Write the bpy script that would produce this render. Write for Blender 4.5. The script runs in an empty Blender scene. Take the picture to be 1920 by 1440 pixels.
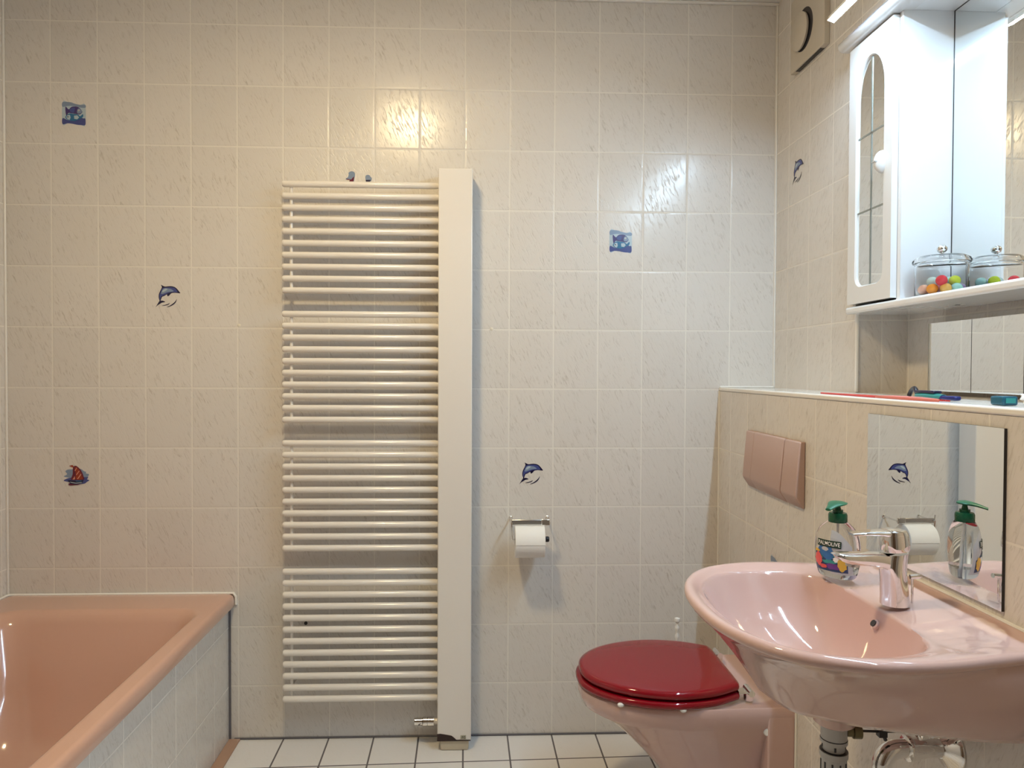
import bpy, bmesh, math, random
from mathutils import Vector, Matrix
from mathutils.geometry import tessellate_polygon
random.seed(7)
S = bpy.context.scene
COL = S.collection
PI = math.pi

# ------------------------------------------------------------------ camera
CAM = Vector((1.58544, -2.46044, 1.25405))
YAW, PITCH, ROLL, FPX = .03926, -.0182, .00405, 1353.0
cy, sy, cp, sp = math.cos(YAW), math.sin(YAW), math.cos(PITCH), math.sin(PITCH)
FW = Vector((sy*cp, cy*cp, sp)); R0 = Vector((cy, -sy, 0)); U0 = R0.cross(FW)
RT = R0*math.cos(ROLL)+U0*math.sin(ROLL); UP = U0*math.cos(ROLL)-R0*math.sin(ROLL)
cd = bpy.data.cameras.new('camera'); cam = bpy.data.objects.new('camera', cd); COL.objects.link(cam)
cd.sensor_width = 36; cd.lens = 36*FPX/1920; cd.clip_start = .02
M = Matrix((RT, UP, -FW)).transposed().to_4x4(); M.translation = CAM
cam.matrix_world = M
S.camera = cam

# ------------------------------------------------------------------ world, light colours, exposure
W = bpy.data.worlds.new('world'); S.world = W; W.use_nodes = True
W.node_tree.nodes['Background'].inputs[0].default_value = (.9, .8, .7, 1)
W.node_tree.nodes['Background'].inputs[1].default_value = .05
S.view_settings.view_transform = 'Standard'; S.view_settings.look = 'None'
S.view_settings.exposure = 1.2; S.view_settings.gamma = 1.0
S.view_settings.use_curve_mapping = False
WARM = (1.0, .77, .43); COOL = (.56, .79, 1.0)
WARM_W = 82.0        # ceiling lamp emission strength
COOL_W = 98.0        # strip light emission strength

# ------------------------------------------------------------------ helpers
def new_mat(name):
    m = bpy.data.materials.new(name); m.use_nodes = True
    return m, m.node_tree, m.node_tree.nodes['Principled BSDF']
def mat(name, col, rough=.5, metal=0, **kw):
    m, t, b = new_mat(name)
    b.inputs['Base Color'].default_value = (*col, 1)
    b.inputs['Roughness'].default_value = rough
    b.inputs['Metallic'].default_value = metal
    for k, v in kw.items():
        b.inputs[k.replace('_', ' ')].default_value = v
    nv = kw.get('x', None)
    # faint procedural variation of roughness so no surface is perfectly uniform
    n = t.nodes.new('ShaderNodeTexNoise'); n.inputs['Scale'].default_value = 18
    r = t.nodes.new('ShaderNodeMapRange'); r.inputs[3].default_value = max(0, rough*.85); r.inputs[4].default_value = min(1, rough*1.2+.005)
    t.links.new(n.outputs[0], r.inputs[0]); t.links.new(r.outputs[0], b.inputs['Roughness'])
    return m
def emit(name, col, s):
    m, t, b = new_mat(name)
    b.inputs['Base Color'].default_value = (.8, .8, .8, 1)
    b.inputs['Emission Color'].default_value = (*col, 1); b.inputs['Emission Strength'].default_value = s
    return m

def wpos(o):
    v = Vector((0, 0, 0))
    while o is not None: v += o.location; o = o.parent
    return v
def obj(name, bm, m, parent=None, loc=None, smooth=40, bevel=0, seg=2, subsurf=0):
    """bmesh in world coordinates -> one mesh object"""
    bmesh.ops.recalc_face_normals(bm, faces=bm.faces)
    off = wpos(parent) if parent else Vector(loc or (0, 0, 0))
    bmesh.ops.translate(bm, verts=bm.verts, vec=-off)
    me = bpy.data.meshes.new(name); bm.to_mesh(me); bm.free()
    for k in (m if isinstance(m, (list, tuple)) else [m]): me.materials.append(k)
    if smooth:
        for p in me.polygons: p.use_smooth = True
        me.set_sharp_from_angle(angle=math.radians(smooth))
    o = bpy.data.objects.new(name, me); COL.objects.link(o)
    if parent: o.parent = parent
    elif loc: o.location = loc
    if bevel:
        b = o.modifiers.new('bevel', 'BEVEL'); b.width = bevel; b.segments = seg; b.limit_method = 'ANGLE'; b.angle_limit = math.radians(35)
        b.harden_normals = False
    if subsurf:
        s = o.modifiers.new('sub', 'SUBSURF'); s.levels = s.render_levels = subsurf
    return o
def tag(o, label=None, cat=None, group=None, kind=None):
    if label: o['label'] = label
    if cat: o['category'] = cat
    if group: o['group'] = group
    if kind: o['kind'] = kind
    return o
def thing(name, loc, label, cat, group=None):
    o = bpy.data.objects.new(name, None); COL.objects.link(o); o.location = loc; o.empty_display_size = .05
    return tag(o, label, cat, group)
def struct(name, bm, m, **k):
    return tag(obj(name, bm, m, **k), kind='structure')
def nb(): return bmesh.new()
def box(bm, x0, x1, y0, y1, z0, z1, mi=0):
    vs = [bm.verts.new((x, y, z)) for x in (x0, x1) for y in (y0, y1) for z in (z0, z1)]
    for q in ((0, 1, 3, 2), (4, 6, 7, 5), (0, 4, 5, 1), (2, 3, 7, 6), (0, 2, 6, 4), (1, 5, 7, 3)):
        bm.faces.new([vs[i] for i in q]).material_index = mi
    return bm
def loft(bm, rings, cap0=True, cap1=True, closed=True, mi=0):
    R = [[bm.verts.new(p) for p in r] for r in rings]
    n = len(R[0])
    for a, b in zip(R, R[1:]):
        for i in range(n if closed else n-1):
            j = (i+1) % n
            try: bm.faces.new((a[i], a[j], b[j], b[i])).material_index = mi
            except ValueError: pass
    if cap0: bm.faces.new(R[0][::-1]).material_index = mi
    if cap1: bm.faces.new(R[-1]).material_index = mi
    return bm
def frame(d):
    d = Vector(d).normalized()
    a = Vector((0, 0, 1)) if abs(d.z) < .9 else Vector((1, 0, 0))
    u = a.cross(d).normalized(); return d, u, d.cross(u)
def ring(c, d, rx, ry=None, n=24):
    _, u, v = frame(d); ry = ry or rx; c = Vector(c)
    return [c+u*rx*math.cos(2*PI*i/n)+v*ry*math.sin(2*PI*i/n) for i in range(n)]
def lathe(bm, base, axis, prof, n=32, mi=0):
    """prof: (radius, distance along axis)"""
    a = Vector(axis).normalized(); b = Vector(base)
    return loft(bm, [ring(b+a*h, a, max(r, 1e-5), n=n) for r, h in prof], mi=mi)
def tube(bm, pts, r, n=16, mi=0):
    pts = [Vector(p) for p in pts]; rings = []
    rr = r if isinstance(r, (list, tuple)) else [r]*len(pts)
    d0 = (pts[1]-pts[0]).normalized(); _, u, v = frame(d0)
    for i, p in enumerate(pts):
        t = ((pts[min(i+1, len(pts)-1)]-p).normalized()+(p-pts[max(i-1, 0)]).normalized()).normalized()
        u = (u-t*u.dot(t)).normalized(); v = t.cross(u)
        rings.append([p+(u*math.cos(2*PI*k/n)+v*math.sin(2*PI*k/n))*rr[i] for k in range(n)])
    return loft(bm, rings, mi=mi)
def catmull(pts, k=8, closed=False):
    P = [Vector(p) for p in pts]; out = []; n = len(P)
    for i in range(n if closed else n-1):
        g = (lambda j: P[j % n]) if closed else (lambda j: P[max(0, min(n-1, j))])
        a, b, c, d = g(i-1), g(i), g(i+1), g(i+2)
        for s in range(k):
            t = s/k
            out.append(.5*((2*b)+(c-a)*t+(2*a-5*b+4*c-d)*t*t+(3*b-a-3*c+d)*t**3))
    if not closed: out.append(P[-1])
    return out
def prism(bm, pts, f, t0, t1, mi=0):
    """2D polygon pts mapped by f(a,b,t) and extruded t0..t1"""
    A = [bm.verts.new(f(a, b, t0)) for a, b in pts]; B = [bm.verts.new(f(a, b, t1)) for a, b in pts]
    n = len(pts)
    for i in range(n): bm.faces.new((A[i], A[(i+1) % n], B[(i+1) % n], B[i])).material_index = mi
    for t in tessellate_polygon([[Vector((a, b, 0)) for a, b in pts]]):
        for V in (A, B):
            try: bm.faces.new([V[i] for i in t]).material_index = mi
            except ValueError: pass
    return bm
def ellipsoid(bm, c, rx, ry, rz, n=20, m=12, mi=0):
    c = Vector(c); rings = []
    for j in range(1, m):
        a = PI*j/m-PI/2
        rings.append([c+Vector((rx*math.cos(a)*math.cos(2*PI*i/n), ry*math.cos(a)*math.sin(2*PI*i/n), rz*math.sin(a))) for i in range(n)])
    return loft(bm, rings, mi=mi)
def rrect(x0, x1, y0, y1, r, z=0, k=8):
    out = []
    for cx, cyy, a0 in ((x1-r, y1-r, 0), (x0+r, y1-r, PI/2), (x0+r, y0+r, PI), (x1-r, y0+r, 1.5*PI)):
        for i in range(k+1):
            a = a0+PI/2*i/k; out.append(Vector((cx+r*math.cos(a), cyy+r*math.sin(a), z)))
    return out
def sstep(a, b, x):
    t = max(0, min(1, (x-a)/(b-a))); return t*t*(3-2*t)

# ------------------------------------------------------------------ tile material
def tile_mat(name, ax, u0, v0, tw, th, gw, base, grout, vein=(.44, .39, .34), veinf=.62, rough=.2, swap_v='Z', rot=0, bump=.35, var=.05, gb=.5, vscale=1.0):
    m, t, b = new_mat(name); N = t.nodes; L = t.links
    def nd(k, **kw):
        n = N.new(k)
        for a, v in kw.items(): setattr(n, a, v)
        return n
    def mth(op, a, bb=None, c=None):
        n = nd('ShaderNodeMath', operation=op)
        for i, v in enumerate((a, bb, c)):
            if v is None: continue
            if isinstance(v, (int, float)): n.inputs[i].default_value = v
            else: L.new(v, n.inputs[i])
        return n.outputs[0]
    g = nd('ShaderNodeNewGeometry'); sx = nd('ShaderNodeSeparateXYZ')
    if rot:
        vr = nd('ShaderNodeVectorRotate'); vr.rotation_type = 'Z_AXIS'; vr.inputs['Angle'].default_value = rot
        L.new(g.outputs['Position'], vr.inputs['Vector']); L.new(vr.outputs[0], sx.inputs[0])
    else: L.new(g.outputs['Position'], sx.inputs[0])
    U = sx.outputs[ax]; V = sx.outputs[swap_v]
    u = mth('DIVIDE', mth('SUBTRACT', U, u0), tw); v = mth('DIVIDE', mth('SUBTRACT', V, v0), th)
    def edge(q, size):
        f = mth('FRACT', q); return mth('MULTIPLY', mth('MINIMUM', f, mth('SUBTRACT', 1.0, f)), size)
    e = mth('MINIMUM', edge(u, tw), edge(v, th))
    mr = nd('ShaderNodeMapRange', interpolation_type='SMOOTHSTEP'); L.new(e, mr.inputs[0])
    mr.inputs[1].default_value = gw*.5-.0004; mr.inputs[2].default_value = gw*.5+.0006      # 0 grout, 1 tile
    hb = nd('ShaderNodeMapRange', interpolation_type='SMOOTHSTEP'); L.new(e, hb.inputs[0])
    hb.inputs[1].default_value = gw*.4; hb.inputs[2].default_value = gw*.5+.0035
    cid = nd('ShaderNodeCombineXYZ'); L.new(mth('FLOOR', u), cid.inputs[0]); L.new(mth('FLOOR', v), cid.inputs[1])
    wn = nd('ShaderNodeTexWhiteNoise'); L.new(cid.outputs[0], wn.inputs['Vector'])
    # marbling: streaks running down to the right, a new cut of the pattern on every tile
    cv = nd('ShaderNodeCombineXYZ'); L.new(U, cv.inputs[0]); L.new(V, cv.inputs[1])
    off = nd('ShaderNodeVectorMath', operation='MULTIPLY_ADD'); L.new(wn.outputs['Color'], off.inputs[0]); off.inputs[1].default_value = (7, 7, 7); L.new(cv.outputs[0], off.inputs[2])
    ro = nd('ShaderNodeVectorRotate'); ro.rotation_type = 'Z_AXIS'; ro.inputs['Angle'].default_value = math.radians(-24); L.new(off.outputs[0], ro.inputs['Vector'])
    sc = nd('ShaderNodeVectorMath', operation='MULTIPLY'); L.new(ro.outputs[0], sc.inputs[0]); sc.inputs[1].default_value = (190*vscale, 34*vscale, 1)
    nz = nd('ShaderNodeTexNoise'); nz.inputs['Scale'].default_value = 1; nz.inputs['Detail'].default_value = 5; nz.inputs['Roughness'].default_value = .6; nz.inputs['Distortion'].default_value = .8
    L.new(sc.outputs[0], nz.inputs['Vector'])
    vr2 = nd('ShaderNodeMapRange', interpolation_type='SMOOTHSTEP'); L.new(nz.outputs[0], vr2.inputs[0]); vr2.inputs[1].default_value = .50; vr2.inputs[2].default_value = .74
    nl = nd('ShaderNodeTexNoise'); nl.inputs['Scale'].default_value = 9; nl.inputs['Detail'].default_value = 2; L.new(off.outputs[0], nl.inputs['Vector'])
    patch = nd('ShaderNodeMapRange'); L.new(nl.outputs[0], patch.inputs[0]); patch.inputs[1].default_value = .25; patch.inputs[2].default_value = .62
    vm = mth('MULTIPLY', mth('MULTIPLY', vr2.outputs[0], patch.outputs[0]), veinf)
    mx = nd('ShaderNodeMix', data_type='RGBA'); L.new(vm, mx.inputs[0]); mx.inputs[6].default_value = (*base, 1); mx.inputs[7].default_value = (*vein, 1)
    hv = nd('ShaderNodeHueSaturation'); L.new(mx.outputs[2], hv.inputs['Color'])
    L.new(mth('ADD', mth('MULTIPLY', wn.outputs['Value'], var), 1-var/2), hv.inputs['Value'])
    mg = nd('ShaderNodeMix', data_type='RGBA'); L.new(mr.outputs[0], mg.inputs[0]); mg.inputs[6].default_value = (*grout, 1); L.new(hv.outputs[0], mg.inputs[7])
    L.new(mg.outputs[2], b.inputs['Base Color'])
    rg = nd('ShaderNodeMapRange'); L.new(mr.outputs[0], rg.inputs[0]); rg.inputs[3].default_value = .8; rg.inputs[4].default_value = rough; L.new(rg.outputs[0], b.inputs['Roughness'])
    h = mth('ADD', mth('MULTIPLY', hb.outputs[0], gb), mth('MULTIPLY', vr2.outputs[0], -.42*bump/.35))
    bp = nd('ShaderNodeBump'); bp.inputs['Strength'].default_value = bump; bp.inputs['Distance'].default_value = .0022; L.new(h, bp.inputs['Height']); L.new(bp.outputs[0], b.inputs['Normal'])
    return m

TW, TH, Z0 = .152, .20188, 2.60561-13*.20188
CREAM = (.73, .695, .655); GRT = (.80, .765, .71)
T_back = tile_mat('tiles_back', 'X', 0, Z0, TW, TH, .0034, CREAM, GRT)
T_right = tile_mat('tiles_side', 'Y', -.1158+.012, Z0, TW, TH, .0034, CREAM, GRT)
T_ledge = tile_mat('tiles_ledge', 'Y', -.1158, Z0, TW, TH, .0034, CREAM, GRT)
T_left = tile_mat('tiles_left', 'Y', -.03, Z0, TW, TH, .0034, CREAM, GRT)
T_nich = tile_mat('tiles_niche', 'X', 2.59+.068, Z0, TW, TH, .003, CREAM, GRT)
T_skirt = tile_mat('tiles_skirt', 'Y', -.300, .384-2*TH, TW, TH, .0036, (.70, .67, .63), GRT)
T_top = tile_mat('tiles_ledge_top', 'Y', -.1158, 0, TW, TH, .003, (.80, .77, .72), (.72, .68, .62), swap_v='X', rough=.12)
T_floor = tile_mat('tiles_floor', 'X', -.002, -.204, TW, .2, .0052, (.76, .74, .72), (.13, .115, .12), swap_v='Y', rot=-.0262, veinf=.10, rough=.3, vein=(.6, .5, .4))
white_c = mat('white_silicone', (.86, .84, .80), .35)
white_l = mat('white_lacquer', (.79, .79, .79), .12, Coat_Weight=.4)
white_e = mat('white_enamel', (.83, .79, .74), .17, Coat_Weight=.3)
white_p = mat('white_plastic', (.85, .84, .82), .3)
ceil_m = mat('ceiling_paint', (.80, .78, .75), .8)
grey_j = mat('grey_silicone', (.13, .125, .14), .5)
pink = mat('rose_ceramic', (.63, .43, .395), .06, Coat_Weight=.5)
tubm = mat('rose_enamel', (.62, .375, .285), .10, Coat_Weight=.5)
red = mat('red_lacquer', (.25, .004, .012), .05, Coat_Weight=.1)
chrome = mat('chrome', (.86, .85, .84), .05, 1)
chrome2 = mat('brushed_chrome', (.60, .60, .60), .22, 1)
mirror_m = mat('mirror_glass', (.90, .92, .91), .0, 1)
mirror_m.node_tree.links.clear(); _n = mirror_m.node_tree
_n.links.new(_n.nodes['Principled BSDF'].outputs[0], _n.nodes['Material Output'].inputs[0]); _n.nodes['Principled BSDF'].inputs['Roughness'].default_value = 0
dark = mat('dark_edge', (.03, .028, .03), .4)
black = mat('black_plastic', (.015, .014, .02), .3)
grey_p = mat('grey_plastic', (.50, .50, .49), .35)
lead_m = mat('lead_strip', (.34, .36, .33), .35, .6)
paper = mat('tissue_paper', (.86, .85, .83), .9)
beige_p = mat('beige_plastic', (.62, .55, .42), .35)

# ------------------------------------------------------------------ the room
HC = 2.515; YB = -3.15; XR = 2.59; XL = 2.399; XN = 2.728; YN = -.552; YE = -1.95; NZ = 2.152
wall_back = struct('wall_back', box(nb(), -.12, 3.0, 0, .12, -.1, HC+.1), T_back, smooth=0)
struct('wall_left', box(nb(), -.12, 0, YB-.1, 0, -.1, HC+.1), T_left, smooth=0)
struct('floor', box(nb(), -.12, 3.0, YB-.1, .12, -.1, 0), T_floor, smooth=0)
struct('ceiling', box(nb(), -.12, 3.0, YB-.1, .12, HC, HC+.1), ceil_m, smooth=0)
struct('wall_front', box(nb(), -.12, 3.0, YB-.12, YB, -.1, HC+.1), mat('front_wall_paint', (.30, .25, .21), .6), smooth=0)
b = nb()
box(b, XR, 3.0, YN, 0, 1.195, HC+.05)
box(b, XN, 3.0, YE, YN-.0001, 1.195, NZ); box(b, XR, 3.0, YE, YN-.0001, NZ+.0001, HC+.05); box(b, XR, 3.0, YB, YE-.0001, 1.195, HC+.05)
b.normal_update()
for f in b.faces:
    if abs(f.normal.y) > .9: f.material_index = 1
wr = obj('wall_right', b, [T_right, T_nich], smooth=0); tag(wr, kind='structure')
b = nb(); box(b, XL, 3.0, YB, 0, 0, 1.187)
struct('wall_ledge', b, T_ledge, smooth=0)
b = nb(); box(b, XL+.006, XN, YB, 0, 1.187, 1.199)
struct('trim_1', b, T_top, smooth=0)                                   # tiled ledge top
b = nb(); box(b, XL-.003, XL+.006, YB, 0, 1.1875, 1.2005)
struct('trim_2', b, white_c, bevel=.004, seg=3)                        # white edge profile along the ledge
b = nb(); box(b, XL-.004, XL+.004, -.006, 0, .006, 1.188)
struct('trim_3', b, white_c, bevel=.002)                               # ledge to back wall joint
b = nb(); box(b, XR-.006, XR+.001, -.007, 0, 1.20, HC)
struct('trim_4', b, white_c, bevel=.003)
b = nb(); box(b, -.001, .007, -.007, 0, .5, HC)
struct('trim_5', b, white_c, bevel=.003)
b = nb(); box(b, XR-.0035, XR+.004, YN-.004, YN+.004, 1.20, NZ)
struct('trim_6', b, white_c, bevel=.002)                               # niche corner profile
b = nb(); box(b, .745, XL, -.005, 0, 0, .0065)
struct('trim_7', b, grey_j, bevel=.002)                                # dark joint at the floor
b = nb(); box(b, 0, XR, -.012, 0, HC-.008, HC)
struct('trim_8', b, white_c, bevel=.003)
b = nb()
for yy in (-.02,): pass
box(b, XL, XN, -.006, 0, 1.199, 1.205)
struct('trim_9', b, white_c, bevel=.002)
# door behind the camera
dm = mat('door_wood', (.10, .055, .03), .35)
b = nb(); box(b, .95, 1.80, YB-.01, YB+.02, 0, 2.03)
d = struct('door_1', b, dm, bevel=.004)
for z0, z1 in ((.2, .95), (1.1, 1.85)):
    b = nb(); box(b, 1.07, 1.68, YB+.02, YB+.026, z0, z1); obj('door_panel', b, dm, d, bevel=.004)
b = nb(); tube(b, [(1.72, YB+.02, 1.02), (1.72, YB+.065, 1.02), (1.60, YB+.07, 1.02)], .009); obj('door_handle', b, chrome, d)
for x0, x1, z0, z1 in ((.88, .95, 0, 2.10), (1.80, 1.87, 0, 2.10), (.95, 1.80, 2.03, 2.10)):
    b = nb(); box(b, x0, x1, YB, YB+.03, z0, z1); obj('door_frame', b, dm, d, bevel=.004)

# ------------------------------------------------------------------ tile motifs (printed on single tiles)
navy = mat('print_navy', (.012, .010, .045), .2); blue = mat('print_blue', (.06, .075, .26), .2); steel = mat('print_steel_blue', (.22, .29, .42), .2)
pale = mat('print_pale_blue', (.45, .55, .62), .2); purp = mat('print_purple', (.055, .035, .16), .2); teal = mat('print_teal', (.03, .16, .33), .2)
rust = mat('print_rust', (.30, .035, .012), .2); salmon = mat('print_salmon', (.72, .30, .20), .2); magen = mat('print_maroon', (.13, .008, .03), .2); cream_p = mat('print_cream', (.72, .68, .60), .2)
PM = [navy, blue, steel, pale, purp, teal, rust, salmon, magen, cream_p]
NV, BL, ST, PA, PU, TE, RU, SA, MA, CR = range(10)
DOL = [([(1410, 650), (1350, 560), (1250, 440), (1150, 370), (1000, 338), (850, 345), (740, 358), (650, 325), (560, 280), (590, 350), (595, 410), (540, 530), (480, 660), (455, 780), (465, 900), (495, 990), (440, 1080), (370, 1200), (320, 1285), (420, 1190), (520, 1130), (600, 1080), (745, 1050), (690, 1008), (600, 985), (545, 990), (560, 930), (610, 820), (700, 780), (820, 710), (840, 780), (880, 785), (950, 730), (1010, 660), (1150, 632), (1300, 645)], NV),
       ([(1290, 600), (1200, 450), (1100, 400), (950, 385), (760, 400), (630, 430), (570, 560), (500, 720), (495, 860), (515, 950), (560, 820), (650, 760), (800, 690), (900, 640), (1000, 620), (1150, 605)], BL),
       ([(1120, 560), (1000, 470), (850, 440), (700, 440), (610, 540), (560, 680), (640, 690), (760, 640), (880, 600), (1000, 585)], ST),
       ([(860, 470), (760, 450), (660, 500), (600, 600), (680, 600), (780, 540)], PA),
       ([(600, 1212), (720, 1180), (860, 1140), (945, 1090), (900, 1160), (780, 1200), (650, 1218)], NV),
       ([(815, 1268), (950, 1210), (1080, 1120), (1180, 1030), (1265, 910), (1215, 1050), (1120, 1155), (1000, 1225), (880, 1268)], NV)]
FISH = [([(430, 170), (640, 150), (820, 170), (950, 220), (1200, 270), (1420, 265), (1420, 1150), (1250, 1165), (1050, 1150), (850, 1110), (640, 1095), (430, 1135)], PA),
        ([(430, 170), (640, 150), (820, 170), (950, 220), (1200, 270), (1420, 265), (1420, 400), (1150, 380), (900, 330), (650, 330), (430, 370)], ST),
        ([(430, 870), (600, 930), (800, 980), (1050, 950), (1250, 840), (1330, 870), (1420, 880), (1420, 1150), (1250, 1165), (1050, 1150), (850, 1110), (640, 1095), (430, 1135)], BL),
        ([(560, 360), (700, 480), (820, 370), (1000, 350), (1160, 400), (1260, 520), (1290, 600), (1180, 690), (1050, 680), (900, 660), (760, 640), (690, 640), (590, 750)], PU),
        ([(740, 480), (850, 400), (980, 400), (960, 560), (900, 640), (760, 580)], BL),
        ([(1060, 560), (1100, 450), (1180, 440), (1260, 540), (1280, 600), (1160, 660), (1080, 640)], ST),
        ([(1110, 500), (1150, 480), (1190, 510), (1150, 560), (1110, 540)], CR), ([(1130, 510), (1155, 498), (1165, 525), (1140, 535)], NV),
        ([(560, 830), (640, 720), (760, 660), (900, 680), (1100, 700), (1200, 780), (1320, 680), (1330, 800), (1220, 870), (1100, 940), (950, 990), (780, 980), (640, 930)], TE),
        ([(600, 830), (660, 740), (760, 720), (790, 850), (750, 950), (660, 920)], PA),
        ([(940, 760), (1080, 740), (1160, 830), (1080, 920), (950, 900)], PA), ([(645, 800), (690, 785), (700, 830), (660, 845)], NV)]
BOAT = [([(440, 570), (560, 490), (780, 480), (1100, 460), (1250, 560), (1350, 600), (1340, 660), (1470, 700), (1440, 790), (1380, 850), (1000, 900), (600, 860), (370, 800), (520, 700)], ST),
        ([(360, 985), (560, 880), (900, 840), (1380, 830), (1440, 850), (1390, 930), (1490, 970), (1380, 1050), (1280, 1120), (1000, 1160), (700, 1200), (600, 1190), (570, 1130), (640, 1080), (540, 1040)], BL),
        ([(780, 400), (900, 320), (1050, 430), (1160, 580), (1240, 800), (1240, 950), (780, 960), (680, 920), (760, 700)], MA),
        ([(850, 400), (940, 390), (1080, 560), (1180, 800), (1200, 920), (920, 930), (900, 700)], RU),
        ([(850, 540), (940, 400), (960, 410), (880, 560)], SA), ([(910, 730), (1040, 540), (1070, 560), (940, 740)], SA), ([(950, 920), (1120, 680), (1150, 700), (1010, 910)], SA), ([(760, 940), (860, 780), (870, 930)], SA),
        ([(610, 325), (760, 285), (830, 360), (780, 400)], RU),
        ([(540, 960), (900, 985), (1250, 960), (1180, 1100), (900, 1160), (680, 1120)], NV), ([(640, 1040), (900, 1085), (1180, 1060), (1160, 1090), (900, 1115), (700, 1080)], PA), ([(900, 985), (1160, 985), (1150, 1015), (920, 1020)], TE),
        ([(600, 1110), (900, 1165), (1150, 1130), (1000, 1180), (700, 1200), (600, 1185)], MA)]
def motif(name, layers, cxp, cyp, place, k, label, parent):
    b = nb()
    for li, (pts, mi) in enumerate(layers):
        q = [((x-cxp)*k, -(y-cyp)*k) for x, y in pts]
        if len(q) > 6: q = [(v.x, v.y) for v in catmull([(a, c, 0) for a, c in q], 3, True)]
        h = .0004+.00016*li
        vs = [b.verts.new(place(a, c, h)) for a, c in q]
        for t in tessellate_polygon([[Vector((a, c, 0)) for a, c in q]]):
            try: b.faces.new([vs[i] for i in t]).material_index = mi
            except ValueError: pass
    o = obj(name, b, PM, parent, smooth=0); o['label'] = label
    return o
def on_back(cx, cz): return lambda a, c, h: (cx+a, -h, cz+c)
def on_right(X, cyy, cz): return lambda a, c, h: (X-h, cyy-a, cz+c)
K = .00179/24
motif('dolphin_motif', DOL, 865, 780, on_back(.530, 1.4995), K, 'leaping blue dolphin printed on a tile in the beige left part', wall_back)
motif('dolphin_motif', DOL, 865, 780, on_back(1.749, .9035), K, 'leaping blue dolphin printed on the tile above the toilet paper', wall_back)
motif('dolphin_motif', DOL, 865, 780, on_right(XR, -.173, 1.900), K, 'leaping blue dolphin printed on the side wall beside the cabinet', wr)
motif('fish_motif', FISH, 925, 657, on_back(.227, 2.100), K, 'square print of two blue fish, top left of the wall', wall_back)
motif('fish_motif', FISH, 925, 657, on_back(2.052, 1.6985), K, 'square print of two blue fish right of the radiator', wall_back)
motif('sailboat_motif', BOAT, 925, 740, on_back(.227, .900), K, 'sailing boat with rust red sail printed low on the left', wall_back)
CL = [([(470, 620), (560, 550), (600, 440), (590, 370), (700, 300), (820, 330), (860, 430), (830, 600), (780, 760), (600, 740)], ST), ([(480, 600), (700, 640), (820, 500), (790, 740), (640, 730)], MA), ([(490, 650), (640, 660), (620, 720), (540, 720)], CR),
      ([(1280, 500), (1350, 440), (1440, 450), (1500, 530), (1540, 570), (1500, 700), (1320, 740), (1290, 660)], ST), ([(1290, 650), (1500, 640), (1450, 750), (1310, 750)], NV)]
motif('cloud_motif', CL, 960, 720, on_back(1.159, 1.889), K*1.1, 'pale blue clouds of a printed tile half hidden by the radiator', wall_back)
motif('fish_motif', FISH, 925, 657, on_right(XL, -.495, .700), K*.95, 'square fish print almost hidden behind the basin', bpy.data.objects['wall_ledge'])
fill_m = mat('filler', (.75, .70, .60), .8)
for hx, hz in ((.764, 1.403), (1.612, 1.396)):
    b = nb(); lathe(b, (hx, 0, hz), (0, -1, 0), [(.006, 0), (.006, .0015), (.003, .003)], 10); obj('filled_hole', b, fill_m, wall_back)
b = nb(); lathe(b, (.985, 0, .395), (0, -1, 0), [(.006, 0), (.006, .002), (.002, .003)], 10); obj('drill_hole', b, dark, wall_back)

# ------------------------------------------------------------------ bathtub
tub = thing('bathtub', (.37, -.85, 0), 'rose brown built-in bathtub with white tiled side in the left corner', 'bathtub')
SH = .0262
def sh(r): return [Vector((p.x+(-p.y)*SH*max(0, p.x)/.745, p.y, p.z)) for p in r]
def tr(x0, x1, y1, r, z, y0=-1.70): return sh(rrect(x0, x1, y0, y1, r, z, 8))
b = nb()
rings = [tr(.015, .735, -.015, .02, .455, -1.69), tr(.008, .748, -.004, .015, .458, -1.697), tr(.006, .750, -.003, .016, .468, -1.698), tr(.006, .750, -.003, .018, .486, -1.698), tr(.008, .747, -.005, .018, .495, -1.696), tr(.012, .741, -.009, .02, .4995, -1.69), tr(.018, .735, -.015, .022, .5, -1.685), tr(.082, .710, -.150, .068, .5, -1.605),
         tr(.088, .704, -.158, .07, .5, -1.60), tr(.095, .698, -.168, .075, .497, -1.594), tr(.101, .692, -.178, .08, .488, -1.588), tr(.110, .684, -.192, .085, .465, -1.58), tr(.135, .655, -.25, .09, .30, -1.53), tr(.16, .635, -.31, .11, .18, -1.49), tr(.19, .61, -.36, .13, .115, -1.45), tr(.25, .56, -.45, .14, .095, -1.38)]
loft(b, rings, cap0=False, cap1=True)
obj('basin', b, tubm, tub, smooth=60)
b = nb(); loft(b, [sh([Vector((x, y, z)) for x, y in ((.712, -1.685), (.728, -1.685), (.728, -.006), (.712, -.006))]) for z in (0.0, .462)])
obj('side_panel', b, T_skirt, tub, smooth=0)['label'] = 'white tiled side panel'
b = nb(); box(b, .7285, .7345, -.007, -.0005, .0, .47); obj('joint', b, grey_j, tub)
b = nb(); loft(b, [sh([Vector((x, y, z)) for x, y in ((.729, -1.69), (.766, -1.69), (.766, -.006), (.729, -.006))]) for z in (.0005, .005)])
obj('floor_strip', b, mat('tan_silicone', (.42, .26, .18), .5), tub)
b = nb(); tube(b, [(.0055, -1.2, .5), (.0055, -.012, .5), (.012, -.005, .5), (.744, -.004, .5), (.752, -.006, .49), (.752, -.004, .462)], .0045, 10)
obj('sealant', b, white_c, tub)
b = nb(); lathe(b, (.37, -1.30, .0945), (0, 0, 1), [(.026, 0), (.026, .003), (.02, .004), (.0, .002)]); obj('drain', b, chrome, tub)

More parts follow.
